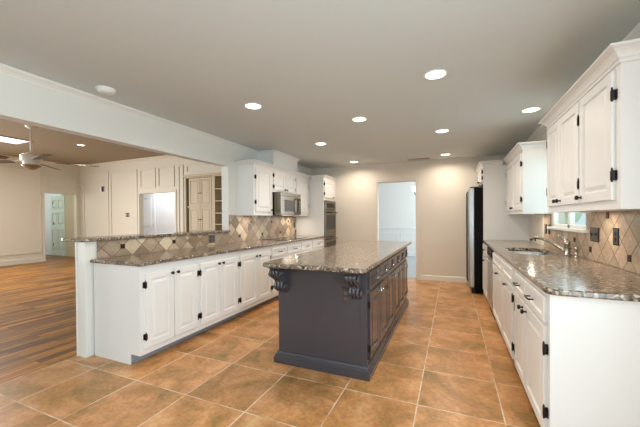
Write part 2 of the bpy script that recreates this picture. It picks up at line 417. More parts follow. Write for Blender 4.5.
struct(B(-15.1, LRX - .12, 3.1, 6.57, 2.6, 2.68).build('ceiling_hall', M['white']))

# crown mouldings, casings and baseboards
CR = [(0, 0), (.006, 0), (.012, .012), (.03, .03), (.048, .042), (.055, .052), (.055, .06), (0, .06)]
crz = [(o, CZ - .0602 + z) for o, z in CR]
tn = [0]
def trim(o, label=None):
    tn[0] += 1; o.name = 'trim_%d' % tn[0]; WLOC[o.name] = tuple(o.location); return struct(o, label)
trim(MB().sweep([(XL, YF), (XL, YB)], crz).build('trim', M['trim']), 'white crown moulding along the left header')
trim(MB().sweep([(XR, YB), (XR, YF)], crz).build('trim', M['trim']), 'white crown moulding over the right cabinets')
# back doorway casing
cw = .075
mb = MB()
mb.box(DX0 - cw, DX0, YB - .016, YB, 0, DZ + cw, .004); mb.box(DX1, DX1 + cw, YB - .016, YB, 0, DZ + cw, .004); mb.box(DX0, DX1, YB - .016, YB, DZ, DZ + cw, .004)
mb.box(DX0, DX0 + .012, YB, YB + .12, 0, DZ); mb.box(DX1 - .012, DX1, YB, YB + .12, 0, DZ); mb.box(DX0, DX1, YB, YB + .12, DZ - .012, DZ)
trim(mb.build('trim', M['bwall']), 'beige casing around the back doorway')
BBP = [(0, 0), (.014, 0), (.014, .085), (.008, .1), (0, .105)]
struct(MB().sweep([(DX1 + cw, YB), (.24, YB)], BBP).build('baseboard_back', M['trim']))
# dining room wainscot
mb = MB(); Yd = 10.6
mb.box(-4.2, 1.2, Yd - .03, Yd, .90, .95, .006); mb.box(-4.2, 1.2, Yd - .015, Yd, 0, .14, .004)
for x0, x1 in ((-3.55, -2.7), (-2.55, -1.68), (-1.60, -.75), (-.6, .3), (.45, 1.15)):
    for a, b_, c_, d_ in ((x0, x1, .24, .27), (x0, x1, .75, .78), (x0, x0 + .03, .27, .75), (x1 - .03, x1, .27, .75)): mb.box(a, b_, Yd - .014, Yd, c_, d_)
trim(mb.build('trim', M['white']), 'white wainscot panelling of the room beyond the back doorway')

# living room wall mouldings (picture-frame panels)
def frame_y(mb, x0, x1, z0, z1, y, w=.05, d=.022):
    for a, b_, c_, e_ in ((x0, x1, z0, z0 + w), (x0, x1, z1 - w, z1), (x0, x0 + w, z0 + w, z1 - w), (x1 - w, x1, z0 + w, z1 - w)):
        mb.box(a, b_, y - d, y, c_, e_, .006)
def frame_x(mb, y0, y1, z0, z1, x, w=.05, d=.022):
    for a, b_, c_, e_ in ((y0, y1, z0, z0 + w), (y0, y1, z1 - w, z1), (y0, y0 + w, z0 + w, z1 - w), (y1 - w, y1, z0 + w, z1 - w)):
        mb.box(x, x + d, a, b_, c_, e_, .006)
mb = MB()
for x0, x1, z0, z1 in ((-11.42, -10.12, .3, 2.84), (-10.03, -8.78, .3, 2.80), (-8.66, -8.0, 2.2, 2.8), (-7.9, -7.24, 2.2, 2.8), (-7.11, -6.9, .3, 2.8), (-6.8, -5.3, 2.55, 2.78)):
    frame_y(mb, x0, x1, z0, z1, LRY)
trim(mb.build('trim', M['lrwall']), 'panel mouldings on the far living room wall')
mb = MB(); frame_x(mb, 3.9, 5.36, .28, 2.80, LRX); frame_x(mb, 2.55, 3.78, .28, 2.80, LRX); frame_x(mb, 5.5, 6.33, 2.25, 2.68, LRX)
trim(mb.build('trim', M['lrwall']), 'panel mouldings on the left living room wall')
mb = MB(); mb.sweep([(LRX, YF), (LRX, LRY), (-3.25, LRY)], [(o * 1.4, LRZ - .0842 + z * 1.4) for o, z in CR])
trim(mb.build('trim', M['lrwall']), 'crown moulding of the living room')
mb = MB(); mb.sweep([(LRX, YF), (LRX, 5.37)], [(o, z * 1.4) for o, z in BBP]); struct(mb.build('baseboard_living', M['lrwall']))
mb = MB()
for y0, y1, z0, z1 in ((5.37, 5.44, 0, 2.19), (6.31, 6.38, 0, 2.19), (5.44, 6.31, 2.12, 2.19)): mb.box(LRX, LRX + .02, y0, y1, z0, z1, .005)
trim(mb.build('trim', M['lrwall']), 'casing of the left living room doorway')
mb = MB()
for x0, x1, z0, z1 in ((-8.76, -8.69, 0, 2.12), (-7.24, -7.17, 0, 2.12), (-8.69, -7.24, 2.05, 2.12)): mb.box(x0, x1, LRY - .02, LRY, z0, z1, .005)
trim(mb.build('trim', M['lrwall']), 'casing of the doorway into the white room')

# unseen windows, framed to carry the daylight lamps, and the one over the sink
def big_window(i, x0, x1, z0, z1, n):
    mb = MB(); y0, y1 = YF - .10, YF - .03
    mb.box(x0, x1, y0, y1, z0, z0 + .06); mb.box(x0, x1, y0, y1, z1 - .06, z1)
    for k in range(n + 1):
        x = x0 + (x1 - x0) * k / n; a = max(x0, x - .03); mb.box(a, min(x1, a + .06), y0, y1, z0 + .06, z1 - .06)
    fr = struct(mb.build('window_%d' % i, M['trim']))
    B(x0 + .03, x1 - .03, YF - .066, YF - .062, z0 + .03, z1 - .03).build('window_pane', M['glass'], fr)
mb = MB()
for a, b_, c_, d_ in ((-1.6, 2.4, .3, .36), (-1.6, 2.4, 2.34, 2.4), (-1.6, -1.54, .36, 2.34), (2.34, 2.4, .36, 2.34), (-.3, -.24, .36, 2.34), (1.03, 1.09, .36, 2.34)): mb.box(LRX - .1, LRX - .03, a, b_, c_, d_)
lw = struct(mb.build('window_5', M['trim'])); B(LRX - .066, LRX - .062, -1.57, 2.37, .33, 2.37).build('window_pane', M['glass'], lw)  # unseen window added to hold the living room's fill lamp
big_window(2, -2.75, .75, .2, 2.28, 3)
big_window(3, -10.7, -4.1, .25, 2.5, 5)
mb = MB(); X0, X1 = XR + .05, XR + .10
for a, b_, c_, d_ in ((-1.45, .95, .3, .36), (-1.45, .95, 2.14, 2.2), (-1.45, -1.39, .36, 2.14), (.89, .95, .36, 2.14), (-.28, -.22, .36, 2.14)): mb.box(X0, X1, a, b_, c_, d_)
bw = struct(mb.build('window_4', M['trim'])); B(XR + .073, XR + .077, -1.42, .92, .33, 2.17).build('window_pane', M['glass'], bw)
mb = MB(); X0, X1 = XR + .006, XR + .05
for a, b_, c_, d_ in ((WY0, WY1, WZ0, WZ0 + .035), (WY0, WY1, WZ1 - .04, WZ1), (WY0, WY0 + .035, WZ0, WZ1), (WY1 - .035, WY1, WZ0, WZ1), (3.90, 3.96, WZ0, WZ1), (WY0, WY1, 1.56, 1.6)): mb.box(X0, X1, a, b_, c_, d_, .004)
win = struct(mb.build('window_1', M['trim']), 'white window over the sink')
B(XR + .030, XR + .034, WY0 + .02, WY1 - .02, WZ0 + .02, WZ1 - .02).build('window_pane', M['glass'], win)
B(XR - .045, XR + .004, WY0 - .05, WY1 + .05, WZ0 - .028, WZ0, .006).build('window_sill', M['trim'], win)
# what stands outside that window
fen = tag(B(1.35, 7, 12.0, 12.12, -.1, 2.6).build('garden_wall', M['fence']), 'pale garden wall seen through the window over the sink', 'wall')
mb = MB()
for k in range(34):
    c = (2.40 + random.uniform(-.25, .22), 9.6 + random.uniform(-.6, .6), random.uniform(.2, 2.1)); r = random.uniform(.16, .3)
    mb.lathe(c, [(0, -r), (r * .6, -r * .8), (r, 0), (r * .7, r * .7), (0, r)], 9)
tag(mb.build('garden_shrub', M['leaf']), 'green shrub outside the window over the sink', 'shrub')
struct(B(1.31, 9, -1, 14, -.12, -.1).build('ground_outside', M['fence']))

# ------------------------------------------------------------------ backsplashes
def accents(mb, x, sgn, pts, r=.023):
    mb.mi = 1
    for y, z in pts: mb.box(x, x + sgn * .004, y - r, y + r, z - r, z + r, .002)
    mb.mi = 0
mb = MB(); mb.box(XL, XL + .012, 1.87, 5.945, .9115, 1.072); mb.box(XL, XL + .012, 3.765, 5.945, 1.072, 1.335)
H_ = SIDE * math.sqrt(2)
accents(mb, XL + .012, 1, [(2.114 + 3 * H_ * k, 1.006) for k in range(7)] + [(2.114 + H_ * 1.5 * (2 * k + 1), 1.006 + H_) for k in (3, 4, 5)][:0] + [(4.955, 1.217), (4.32, 1.217), (5.59, 1.217)])
struct(mb.build('backsplash_left', [M['bs_left'], M['accent']]), 'diagonal stone tile backsplash behind the left counter')
mb = MB(); x0 = XR - .012
mb.box(x0, XR, 2.0, 3.38, .9115, 1.33); mb.box(x0, XR, 3.38, 4.50, .9115, 1.13); mb.box(x0, XR, 4.50, 4.78, .9115, 1.33); mb.box(x0, XR, 3.38, 3.42, 1.1605, 1.33)
accents(mb, x0, -1, [(2.692, .998), (2.692 + 3 * H_, .998), (2.692 + 1.5 * H_, .998 + 1.5 * H_ - .03), (3.70, 1.055), (4.02, 1.055)])
struct(mb.build('backsplash_right', [M['bs_right'], M['accent']]), 'diagonal stone tile backsplash behind the sink counter')

# ------------------------------------------------------------------ hardware
def knob(parent, p, nd, mt='bronze', r=.015):
    nd = Vector(nd)
    return MB().lathe(p, [(.009, 0), (.006, .004), (.005, .012), (r, .017), (r, .024), (r * .7, .029), (0, .031)], 14, nd).build('knob', M[mt], parent)
def tknob(parent, p, nd, td, mt='bronze'):
    p = Vector(p); nd = Vector(nd); td = Vector(td)
    return MB().lathe(p, [(.010, 0), (.006, .005), (.005, .020)], 10, nd).lathe(p + nd * .026, [(.0, -.012), (.013, -.009), (.016, 0), (.013, .007), (0, .009)], 12, nd).build('knob', M[mt], parent)
def pull(parent, c, nd, td, L=.10, mt='bronze', name='drawer_pull', r=.0055):
    c = Vector(c); nd = Vector(nd); td = Vector(td); mb = MB()
    mb.tube([c - td * L / 2 + nd * .026, c - td * L * .2 + nd * .03, c + td * L * .2 + nd * .03, c + td * L / 2 + nd * .026], [r * .8, r, r, r * .8], 10)
    for k in (-.36, .36): mb.tube([c + td * L * k, c + td * L * k + nd * .028], r * .85, 8)
    return mb.build(name, M[mt], parent)
def hinge(parent, p, nd, td, s, mt='bronze'):
    """exposed hinge: leaf on the frame, barrel at the leaf edge; s = side of the frame leaf"""
    p = Vector(p); nd = Vector(nd); td = Vector(td); u = Vector((0, 0, 1)); mb = MB()
    a = p + nd * .0005
    q = [a, a + td * s * .016, a + td * s * .016 + u * .05, a + u * .05]
    mb.prism([v - u * .025 for v in q], nd * .003)
    q3 = [p - td * s * .002, p + td * s * .006, p + td * s * .006 + nd * .018, p - td * s * .002 + nd * .018]
    mb.prism([v - u * .027 for v in q3], u * .054)
    mb.tube([p + nd * .018 - u * .034, p + nd * .018 + u * .034], .0048, 8)
    mb.lathe(p + nd * .018 + u * .034, [(.0048, 0), (.003, .006), (0, .009)], 8); 
    q2 = [p + nd * .0195, p + nd * .0195 - td * s * .012, p + nd * .0195 - td * s * .012 + u * .05, p + nd * .0195 + u * .05]
    mb.prism([v - u * .025 for v in q2], nd * .002)
    return mb.build('hinge', M[mt], parent)

class Cab:
    """cabinet whose face stands at x=xf and looks along sgn*x"""
    def __init__(s, name, label, cat, xf, xw, y0, y1, z0, z1, sgn, mt, group=None, toe=None, hollow=False):
        s.xf, s.sgn, s.mt = xf, sgn, mt
        s.nd = Vector((sgn, 0, 0)); s.td = Vector((0, 1, 0))
        s.t = thing(name, label, cat, ((xf + xw) / 2, (y0 + y1) / 2, z0 if toe is None else 0), group)
        zb = z0
        if toe:
            B(xw, xf - sgn * toe[1], y0, y1, 0, z0).build('toe_kick', toe[2], s.t)
        if hollow:                                            # open-topped carcass for a sink
            B(xf, xf - sgn * .02, y0, y1, zb, z1).build('face_frame', mt, s.t); B(xw, xw + sgn * .012, y0, y1, zb, z1).build('back_panel', mt, s.t)
            for q0, q1 in ((y0, y0 + .018), (y1 - .018, y1)): B(xf - sgn * .02, xw + sgn * .012, q0, q1, zb, z1).build('side_panel', mt, s.t)
            B(xf - sgn * .02, xw + sgn * .012, y0 + .018, y1 - .018, zb, zb + .018).build('bottom_panel', mt, s.t)
        else: B(xw, xf, y0, y1, zb, z1, .0015).build('body', mt, s.t)
    def door(s, y0, y1, z0, z1, knob_at=None, hinge_side=None, kind='knob', kmt='bronze', hz=.1, name='door', sw=.055, hmt='bronze'):
        d = MB().panel((s.xf, y0, z0), s.td, s.nd, y1 - y0, z1 - z0, .02, sw).build(name, s.mt, s.t)
        if knob_at:
            p = (s.xf + s.sgn * .02, knob_at[0], knob_at[1])
            if kind == 'knob': knob(d, p, s.nd, kmt)
            elif kind == 'tknob': tknob(d, p, s.nd, s.td, kmt)
            else: pull(d, p, s.nd, s.td, .09, kmt, 'door_pull')
        if hinge_side:
            y = y0 - .001 if hinge_side < 0 else y1 + .001
            for z in (z0 + hz, z1 - hz): hinge(d, (s.xf, y, z), s.nd, s.td, -1 if hinge_side < 0 else 1, hmt)
        return d
    def drawer(s, y0, y1, z0, z1, pl=.1, kmt='bronze', c=None, sw=.028):
        d = MB().panel((s.xf, y0, z0), s.td, s.nd, y1 - y0, z1 - z0, .02, sw, False).build('drawer', s.mt, s.t)
        if pl: pull(d, (s.xf + s.sgn * .02, c or (y0 + y1) / 2, (z0 + z1) / 2), s.nd, s.td, pl, kmt)
        return d

CROWN = [(0, 0), (.012, 0), (.012, .012), (.006, .014), (.006, .020), (.014, .024), (.024, .040), (.036, .052), (.044, .055), (.038, .058), (.038, .062), (.050, .066), (.062, .070), (.062, .082), (0, .082)]
def crown(parent, path, z, mt):
    return MB().sweep(path, [(o, z + h) for o, h in CROWN]).build('crown_molding', mt, parent)

# ------------------------------------------------------------------ left base run
CT, CB = .91, .876
XF = -2.48
g = 'white base cabinets along the left counter'
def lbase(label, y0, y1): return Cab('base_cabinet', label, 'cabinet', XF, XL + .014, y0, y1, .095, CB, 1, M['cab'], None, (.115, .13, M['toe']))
c = lbase('white double door base cabinet at the open near end of the left counter', 1.840, 2.497)
B(XL + .014, XF - .13, 1.832, 1.8398, 0, .0948).build('end_panel_foot', M['cab'], c.t)
B(XL + .014, XF, 1.832, 1.8398, .0948, CB).build('end_panel', M['cab'], c.t)
c.door(1.875, 2.172, .15, .805, (2.145, .770), -1); c.door(2.180, 2.475, .15, .805, (2.21, .770), 1)
c = lbase('white double door base cabinet, second from the near end of the left counter', 2.499, 3.162)
c.door(2.515, 2.815, .15, .805, (2.785, .770), -1); c.door(2.823, 3.137, .15, .805, (2.855, .770), 1)
c = lbase('white double door base cabinet, third from the near end of the left counter', 3.164, 3.912)
c.door(3.187, 3.548, .15, .805, (3.515, .770), -1); c.door(3.556, 3.892, .15, .805, (3.59, .770), 1)
for y0, y1, lab in ((3.914, 4.385, 'white drawer cabinet just beyond the three double door cabinets of the left counter'),
                    (4.387, 4.905, 'white drawer cabinet under the near half of the cooktop'),
                    (4.907, 5.352, 'white drawer cabinet under the far half of the cooktop'),
                    (5.354, 5.944, 'white drawer cabinet against the tall oven cabinet')):
    c = lbase(lab, y0, y1); c.drawer(y0 + .025, y1 - .025, .70, .835, .11)
    c.door(y0 + .025, y1 - .025, .15, .66, (y1 - .06, .62), -1)

def arc(cx, cy, r, a0, a1, n=5):
    return [(cx + r * math.cos(math.radians(a0 + (a1 - a0) * i / n)), cy + r * math.sin(math.radians(a0 + (a1 - a0) * i / n))) for i in range(n + 1)]
xe = -2.44
poly = [(-3.106, 1.80)] + arc(xe - .02, 1.82, .02, -90, 0) + [(xe, 5.944), (-3.106, 5.944)]
tag(MB().slab(poly, CB + .0005, CT, .010).build('countertop', M['granite']), 'speckled granite countertop on the left white base cabinets', 'countertop')
poly = arc(-3.385, 1.755, .035, 180, 270) + arc(-3.10, 1.74, .02, -90, 0) + [(-3.08, 3.755), (-3.42, 3.755)]
tag(MB().slab(poly, 1.0745, 1.106, .010).build('bar_top', M['granite']), 'long raised granite bar top on the white half wall', 'countertop')

# cooktop
t = thing('cooktop', 'black glass cooktop set in the left counter under the microwave', 'cooktop', (-2.8, 4.9, CT))
B(-3.04, -2.56, 4.53, 5.29, CT + .0003, CT + .006, .002).build('glass_plate', M['blackglass'], t)
for x, y, r in ((-2.92, 4.72, .085), (-2.92, 5.08, .075), (-2.70, 4.72, .07), (-2.70, 5.06, .09)):
    MB().lathe((x, y, CT + .0055), [(r, 0), (r, .0015), (r - .006, .0015), (r - .006, 0)], 28, caps=False).build('burner_ring', M['pewter'], t)

# ------------------------------------------------------------------ left uppers
UX, UXW = -2.80, XL + .002
UT = 2.105
def lup(label, y0, y1, z0): return Cab('upper_cabinet', label, 'cabinet', UX, UXW, y0, y1, z0, UT, 1, M['cab'])
c = lup('tall white upper cabinet left of the microwave', 3.95, 4.497, 1.328)
c.door(3.995, 4.45, 1.385, 2.075, (4.42, 1.42), -1, hz=.15)
crown(c.t, [(UXW, 3.95), (UX, 3.95), (UX, 4.497)], UT - .012, M['cab'])
c = lup('short white two door upper cabinet over the microwave', 4.499, 5.318, 1.73)
c.door(4.525, 4.905, 1.765, 2.075, (4.875, 1.79), -1, hz=.06); c.door(4.915, 5.293, 1.765, 2.075, (4.945, 1.79), 1, hz=.06)
crown(c.t, [(UX, 4.499), (UX, 5.318)], UT - .012, M['cab'])
c = lup('narrow white upper cabinet between microwave and oven cabinet', 5.320, 5.944, 1.328)
c.door(5.36, 5.90, 1.385, 2.075, (5.40, 1.42), 1, hz=.15)
crown(c.t, [(UX, 5.320), (UX, 5.944)], UT - .012, M['cab'])
# boxed hood flue on top
mb = MB(); mb.box(UXW, UX, 4.53, 5.42, UT + .0705, CZ - .001)
flue = tag(mb.build('flue_box', M['cab']), 'white boxed flue between upper cabinet tops and ceiling', 'hood flue')
MB().sweep([(UXW, 4.53), (UX, 4.53), (UX, 5.42), (UXW, 5.42)], [(o * .8, CZ - .067 + h * .8) for o, h in CROWN]).build('crown_molding', M['cab'], flue)

# microwave
t = thing('microwave', 'stainless over-range microwave hung under the short upper cabinets', 'microwave', (-2.88, 4.91, 1.33))
mx = -2.66
B(XL + .014, UX - .01, 4.532, 5.288, 1.335, 1.728).build('case', M['dark'], t, 'dark case back'); B(UX - .01, mx - .03, 4.532, 5.288, 1.335, 1.728).build('case_front', M['steel'], t)
B(mx - .03, mx, 4.532, 5.10, 1.345, 1.665, .004).build('door', M['steel'], t)
w = B(mx - .002, mx + .002, 4.66, 5.0, 1.40, 1.60).build('door_window', M['mwglass'], t)
B(mx - .03, mx, 5.104, 5.288, 1.345, 1.665, .004).build('control_panel', M['steel'], t)
B(mx - .001, mx + .002, 5.13, 5.265, 1.60, 1.645).build('display', M['blackglass'], t)
mb = MB()
for i in range(4):
    for j in range(3): mb.box(mx - .001, mx + .002, 5.13 + j * .048, 5.165 + j * .048, 1.37 + i * .05, 1.405 + i * .05)
mb.build('keypad', M['dark'], t)
mb = MB(); mb.box(mx - .03, mx - .004, 4.532, 5.288, 1.67, 1.728)
for i in range(3): mb.box(mx - .006, mx, 4.55, 5.27, 1.678 + i * .016, 1.686 + i * .016)
mb.build('vent_grille', M['steel'], t)
MB().tube([(mx, 5.085, 1.64), (mx + .035, 5.085, 1.625), (mx + .045, 5.085, 1.56), (mx + .045, 5.085, 1.44), (mx + .035, 5.085, 1.375), (mx, 5.085, 1.36)], .011, 10).build('handle', M['bronze'], t, 'dark curved handle')
B(-2.895, -2.825, 4.98, 5.26, 1.330, 1.3348, .001).build('work_light', M['shade'], t)

# tall oven cabinet and double oven
OX = -2.47
t = thing('oven_cabinet', 'tall white oven cabinet in the back left corner', 'cabinet', (-2.8, 6.3, 0))
oy0, oy1 = 5.948, 6.652
mb = MB(); mb.box(XL + .002, OX, oy0, oy0 + .03, 0, UT); mb.box(XL + .002, OX, oy1 - .03, oy1, 0, UT)
mb.box(XL + .002, XL + .02, oy0 + .03, oy1 - .03, 0, UT); mb.box(XL + .02, OX, oy0 + .03, oy1 - .03, 1.66, UT); mb.box(XL + .02, OX, oy0 + .03, oy1 - .03, .0, .27)
mb.build('body', M['cab'], t)
class _c: pass
oc = Cab.__new__(Cab); oc.xf, oc.sgn, oc.mt, oc.t = OX, 1, M['cab'], t; oc.nd = Vector((1, 0, 0)); oc.td = Vector((0, 1, 0))
oc.door(5.985, 6.62, 1.71, 2.075, (6.46, 1.735), -1, hz=.08); oc.drawer(5.985, 6.62, .10, .25, .1)
crown(t, [(UX + .066, oy0), (OX, oy0), (OX, oy1)], UT - .012, M['cab'])
t = thing('double_oven', 'stainless double wall oven built into the tall white cabinet', 'oven', (-2.75, 6.3, .272))
a, b_ = oy0 + .032, oy1 - .032
B(XL + .05, OX - .001, a, b_, .272, 1.655).build('case', M['dark'], t)
B(OX, OX + .022, a + .012, b_ - .005, 1.462, 1.652, .003).build('control_panel', M['steel'], t)
B(OX + .022, OX + .024, a + .10, b_ - .10, 1.50, 1.60).build('display', M['bronze'], t)
for z0, z1 in ((.885, 1.445), (.285, .87)):
    d = B(OX, OX + .03, a + .012, b_ - .005, z0, z1, .004).build('oven_door', M['steel'], t)
    B(OX + .029, OX + .0325, a + .07, b_ - .06, z0 + .15, z1 - .10).build('door_window', M['ovenglass'], d)
    MB().tube([(OX + .07, a + .05, z1 - .045), (OX + .07, b_ - .05, z1 - .045)], .011, 10).tube([(OX + .028, a + .09, z1 - .045), (OX + .07, a + .09, z1 - .045)], .008, 8).tube([(OX + .028, b_ - .09, z1 - .045), (OX + .07, b_ - .09, z1 - .045)], .008, 8).build('handle', M['bronze'] if z0 > .8 else M['steel'], d)

# ------------------------------------------------------------------ island
IX0, IX1, IY0, IY1 = -1.435, -.632, 2.392, 4.70
I = M['island']
t = thing('kitchen_island', 'charcoal painted island with drawers, panelled doors and carved corbels', 'kitchen island', ((IX0 + IX1) / 2, (IY0 + IY1) / 2, 0))
B(IX0, IX1, IY0, IY1, 0, CB, .002).build('body', I, t)
base = [(0, 0), (.034, 0), (.034, .045), (.026, .052), (.026, .066), (.012, .082), (.008, .098), (0, .1)]
mb = MB()
cor = [(IX1, IY1), (IX1, IY0), (IX0, IY0), (IX0, IY1), (IX1, IY1)]
mb.sweep([(IX0, IY1), (IX0, IY0), (IX1, IY0), (IX1, IY1), (IX0, IY1)][::-1], base[:1] + base[1:]) if False else None
mb.sweep([(IX0, IY1), (IX0, IY0), (IX1, IY0), (IX1, IY1)], base).sweep([(IX1, IY1), (IX0, IY1)], base)
mb.build('base_molding', I, t)
# corner stile strip on the near right edge
B(IX1 - .05, IX1 + .006, IY0 - .006, IY0 + .035, .1, CB - .002, .003).build('corner_post', I, t)
isl = Cab.__new__(Cab); isl.xf, isl.sgn, isl.mt, isl.t = IX1, 1, I, t; isl.nd = Vector((1, 0, 0)); isl.td = Vector((0, 1, 0))
N = 6; bay = (IY1 - .02 - (IY0 + .035)) / N
for k in range(N):
    y0 = IY0 + .035 + k * bay + .012; y1 = y0 + bay - .024
    isl.drawer(y0, y1, .695, .845, .10, 'nickel')
    ky = y1 - .03 if k % 2 == 0 else y0 + .03
    isl.door(y0, y1, .13, .665, (ky, .625), -1 if k % 2 == 0 else 1, 'knob', 'nickel', .09, hmt='bronze')
# carved corbels
def corbel(x0, x1):
    yb, zt = IY0 - .0005, CB - .001
    def S_(o, z): return (yb - o, zt - z)
    prof = [(0, 0), (.172, 0), (.172, .018), (.165, .022)]
    prof += [(.150 + .020 * math.cos(a), .052 - .030 * math.sin(a) * -1) for a in []]
    pts = [(0, 0), (.172, 0), (.172, .016), (.160, .022), (.166, .036), (.168, .056), (.158, .078), (.138, .094), (.112, .104), (.092, .118), (.082, .138), (.084, .158), (.090, .176), (.086, .196), (.070, .212), (.048, .218), (.030, .226), (.016, .240), (0, .246)]
    mb = MB(); w = x1 - x0
    mb.prism([(x0 + .008, *S_(o, z)) for o, z in pts], (w - .016, 0, 0))
    mb.box(x0 - .004, x1 + .004, yb - .178, yb, zt - .014, zt, .003)
    for sx in (x0, x1):                                       # volutes on both cheeks
        for (o, z, r) in ((.128, .058, .036), (.056, .182, .029)):
            sp = []
            for i in range(22):
                a = i / 21 * 2.6 * 2 * math.pi / 1.3; rr = r * (1 - i / 24)
                sp.append((sx, yb - o - rr * math.cos(a), zt - z - rr * math.sin(a)))
            mb.tube(sp, .0065, 6); mb.lathe((sx, yb - o, zt - z), [(.0, -.012), (.010, -.008), (.012, 0), (.010, .008), (0, .012)], 10, (1, 0, 0))
    for fx in (.2, .5, .8):                                   # acanthus ribs down the front
        x = x0 + w * fx
        sp = [(x, yb - o - .003, zt - z) for o, z in pts[3:-1]]
        mb.tube(sp, [.007 + .006 * abs(math.sin(i * .9)) for i in range(len(sp))], 7)
    return mb.build('corbel', I, t)
corbel(IX0 + .005, IX0 + .105); corbel(IX1 - .125, IX1 - .025)
# worktop
x0, x1, y0, y1 = -1.475, -.575, 2.155, 4.91
poly = arc(x0 + .07, y0 + .07, .07, 180, 270, 6) + arc(x1 - .05, y0 + .05, .05, 270, 360, 6) + arc(x1 - .03, y1 - .03, .03, 0, 90, 4) + arc(x0 + .03, y1 - .03, .03, 90, 180, 4)
tag(MB().slab(poly, CB + .0005, CT + .002, .013).build('island_countertop', M['granite']), 'thick granite worktop overhanging the charcoal island', 'countertop')

def outlet(label, c, nd, td, w, h, plate, face, kind='duplex', cat='outlet', gangs=1, group=None, name='wall_outlet', inner=None):
    c = Vector(c); nd = Vector(nd); td = Vector(td); u = Vector((0, 0, 1))
    t = thing(name, label, cat, c, group)
    def bx(mb, a, z, w_, h_, d0, d1):
        o = c + td * (a - w_ / 2) + u * (z - h_ / 2) + nd * d0
        return mb.prism([o, o + td * w_, o + td * w_ + u * h_, o + u * h_], nd * (d1 - d0))
    mb = MB()
    o = c - td * w / 2 - u * h / 2
    mb.loft([[o + td * i + u * i + nd * d, o + td * (w - i) + u * i + nd * d, o + td * (w - i) + u * (h - i) + nd * d, o + td * i + u * (h - i) + nd * d] for i, d in ((0, .0003), (0, .003), (.005, .0065))])
    mb.build('cover_plate', plate, t)
    if inner: bx(MB(), 0, 0, w * .8, h * .86, .006, .0072).build('inner_plate', inner, t)
    for gi in range(gangs):
        a = (gi - (gangs - 1) / 2) * w / gangs
        if kind == 'duplex':
            for z in (-h * .18, h * .18):
                r = bx(MB(), a, z, .03, .028, .006, .0085).build('socket', face, t)
        elif kind == 'switch':
            bx(MB(), a, 0, .011, .024, .006, .009).tube([c + td * a + nd * .007, c + td * a + nd * .02 + u * .008], [.004, .003], 6).build('toggle', face, t)
        else:
            bx(MB(), a, 0, .032, .062, .006, .009).build('rocker', face, t)
    return t
outlet('charcoal outlet plate on the front of the dark island by its right corbel', (-.80, IY0, .645), (0, -1, 0), (1, 0, 0), .085, .13, M['island'], M['pewter'])
NX, PX = (-1, 0, 0), (1, 0, 0); TY = (0, 1, 0)
outlet('wide pewter double switch plate beside the sink window', (XR - .012, 3.235, 1.128), NX, TY, .17, .118, M['bronze'], M['dark'], 'switch', 'switch', 2, name='light_switch', inner=M['pewter'])
outlet('tall pewter outlet plate nearest the camera on the right backsplash', (XR - .012, 2.872, 1.132), NX, TY, .085, .125, M['bronze'], M['dark'], inner=M['pewter'])
outlet('pewter outlet plate left of the sink window, nearer of the two', (XR - .012, 4.545, 1.125), NX, TY, .075, .12, M['bronze'], M['dark'], inner=M['pewter'])
outlet('pewter outlet plate left of the sink window, farther of the two', (XR - .012, 4.68, 1.125), NX, TY, .075, .12, M['bronze'], M['dark'], inner=M['pewter'])
outlet('dark double outlet plate on the short backsplash below the bar top', (XL + .012, 3.39, 1.0), PX, TY, .12, .115, M['pewter'], M['dark'], gangs=2)
outlet('pewter outlet plate under the tall upper cabinet left of the microwave', (XL + .012, 4.285, 1.14), PX, TY, .085, .125, M['pewter'], M['dark'])
outlet('pewter outlet plate at the far end of the left backsplash', (XL + .012, 5.86, 1.135), PX, TY, .08, .12, M['pewter'], M['dark'])

# ------------------------------------------------------------------ right base run
RX = .465
RW = XR - .0145
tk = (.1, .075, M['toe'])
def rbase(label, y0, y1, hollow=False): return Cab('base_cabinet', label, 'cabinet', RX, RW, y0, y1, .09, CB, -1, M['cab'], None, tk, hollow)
c = rbase('white base cabinet with two drawers at the near end of the right counter', 1.958, 2.895)
B(RX, RW, 1.950, 1.9578, 0, CB).build('end_panel', M['cab'], c.t)
c.drawer(1.992, 2.462, .715, .85, .12, c=2.25); c.drawer(2.478, 2.84, .715, .85, .12)
c.door(1.992, 2.462, .11, .69, (2.405, .652), -1, 'tknob', hz=.12); c.door(2.478, 2.84, .11, .69, (2.515, .652), 1, 'tknob', hz=.12)
c = rbase('white sink base cabinet with two doors under the sink', 2.897, 4.325, hollow=True)
c.drawer(2.95, 3.52, .73, .85, 0); c.drawer(3.54, 4.28, .73, .85, 0)
c.door(2.95, 3.52, .11, .71, (3.22, .672), -1, 'pull'); c.door(3.54, 4.28, .11, .71, (3.80, .672), 1, 'pull')
c = rbase('narrow white base cabinet between dishwasher and refrigerator panel', 4.895, 5.683)
c.drawer(4.92, 5.64, .715, .85, 0); knob(c.t.children[-1], (RX - .02, 5.3, .78), (-1, 0, 0)); c.door(4.92, 5.64, .11, .69, (5.30, .62), 1, hz=.1)
t = thing('dishwasher', 'stainless dishwasher with black control strip under the right counter', 'dishwasher', (.77, 4.53, 0))
B(RX + .02, RW, 4.330, 4.890, 0, CB).build('case', M['dark'], t)
d = B(RX - .022, RX + .0195, 4.335, 4.885, .12, .76, .005).build('door', M['steelv'], t)
B(RX - .024, RX + .0195, 4.335, 4.885, .765, .868, .005).build('control_panel', M['black'], t)
MB().tube([(RX - .055, 4.38, .73), (RX - .055, 4.84, .73)], .009, 8).tube([(RX - .02, 4.41, .73), (RX - .055, 4.41, .73)], .007, 8).tube([(RX - .02, 4.81, .73), (RX - .055, 4.81, .73)], .007, 8).build('handle', M['steelv'], d)
B(RX + .01, RX + .0195, 4.335, 4.885, .01, .115).build('kick_plate', M['black'], t)

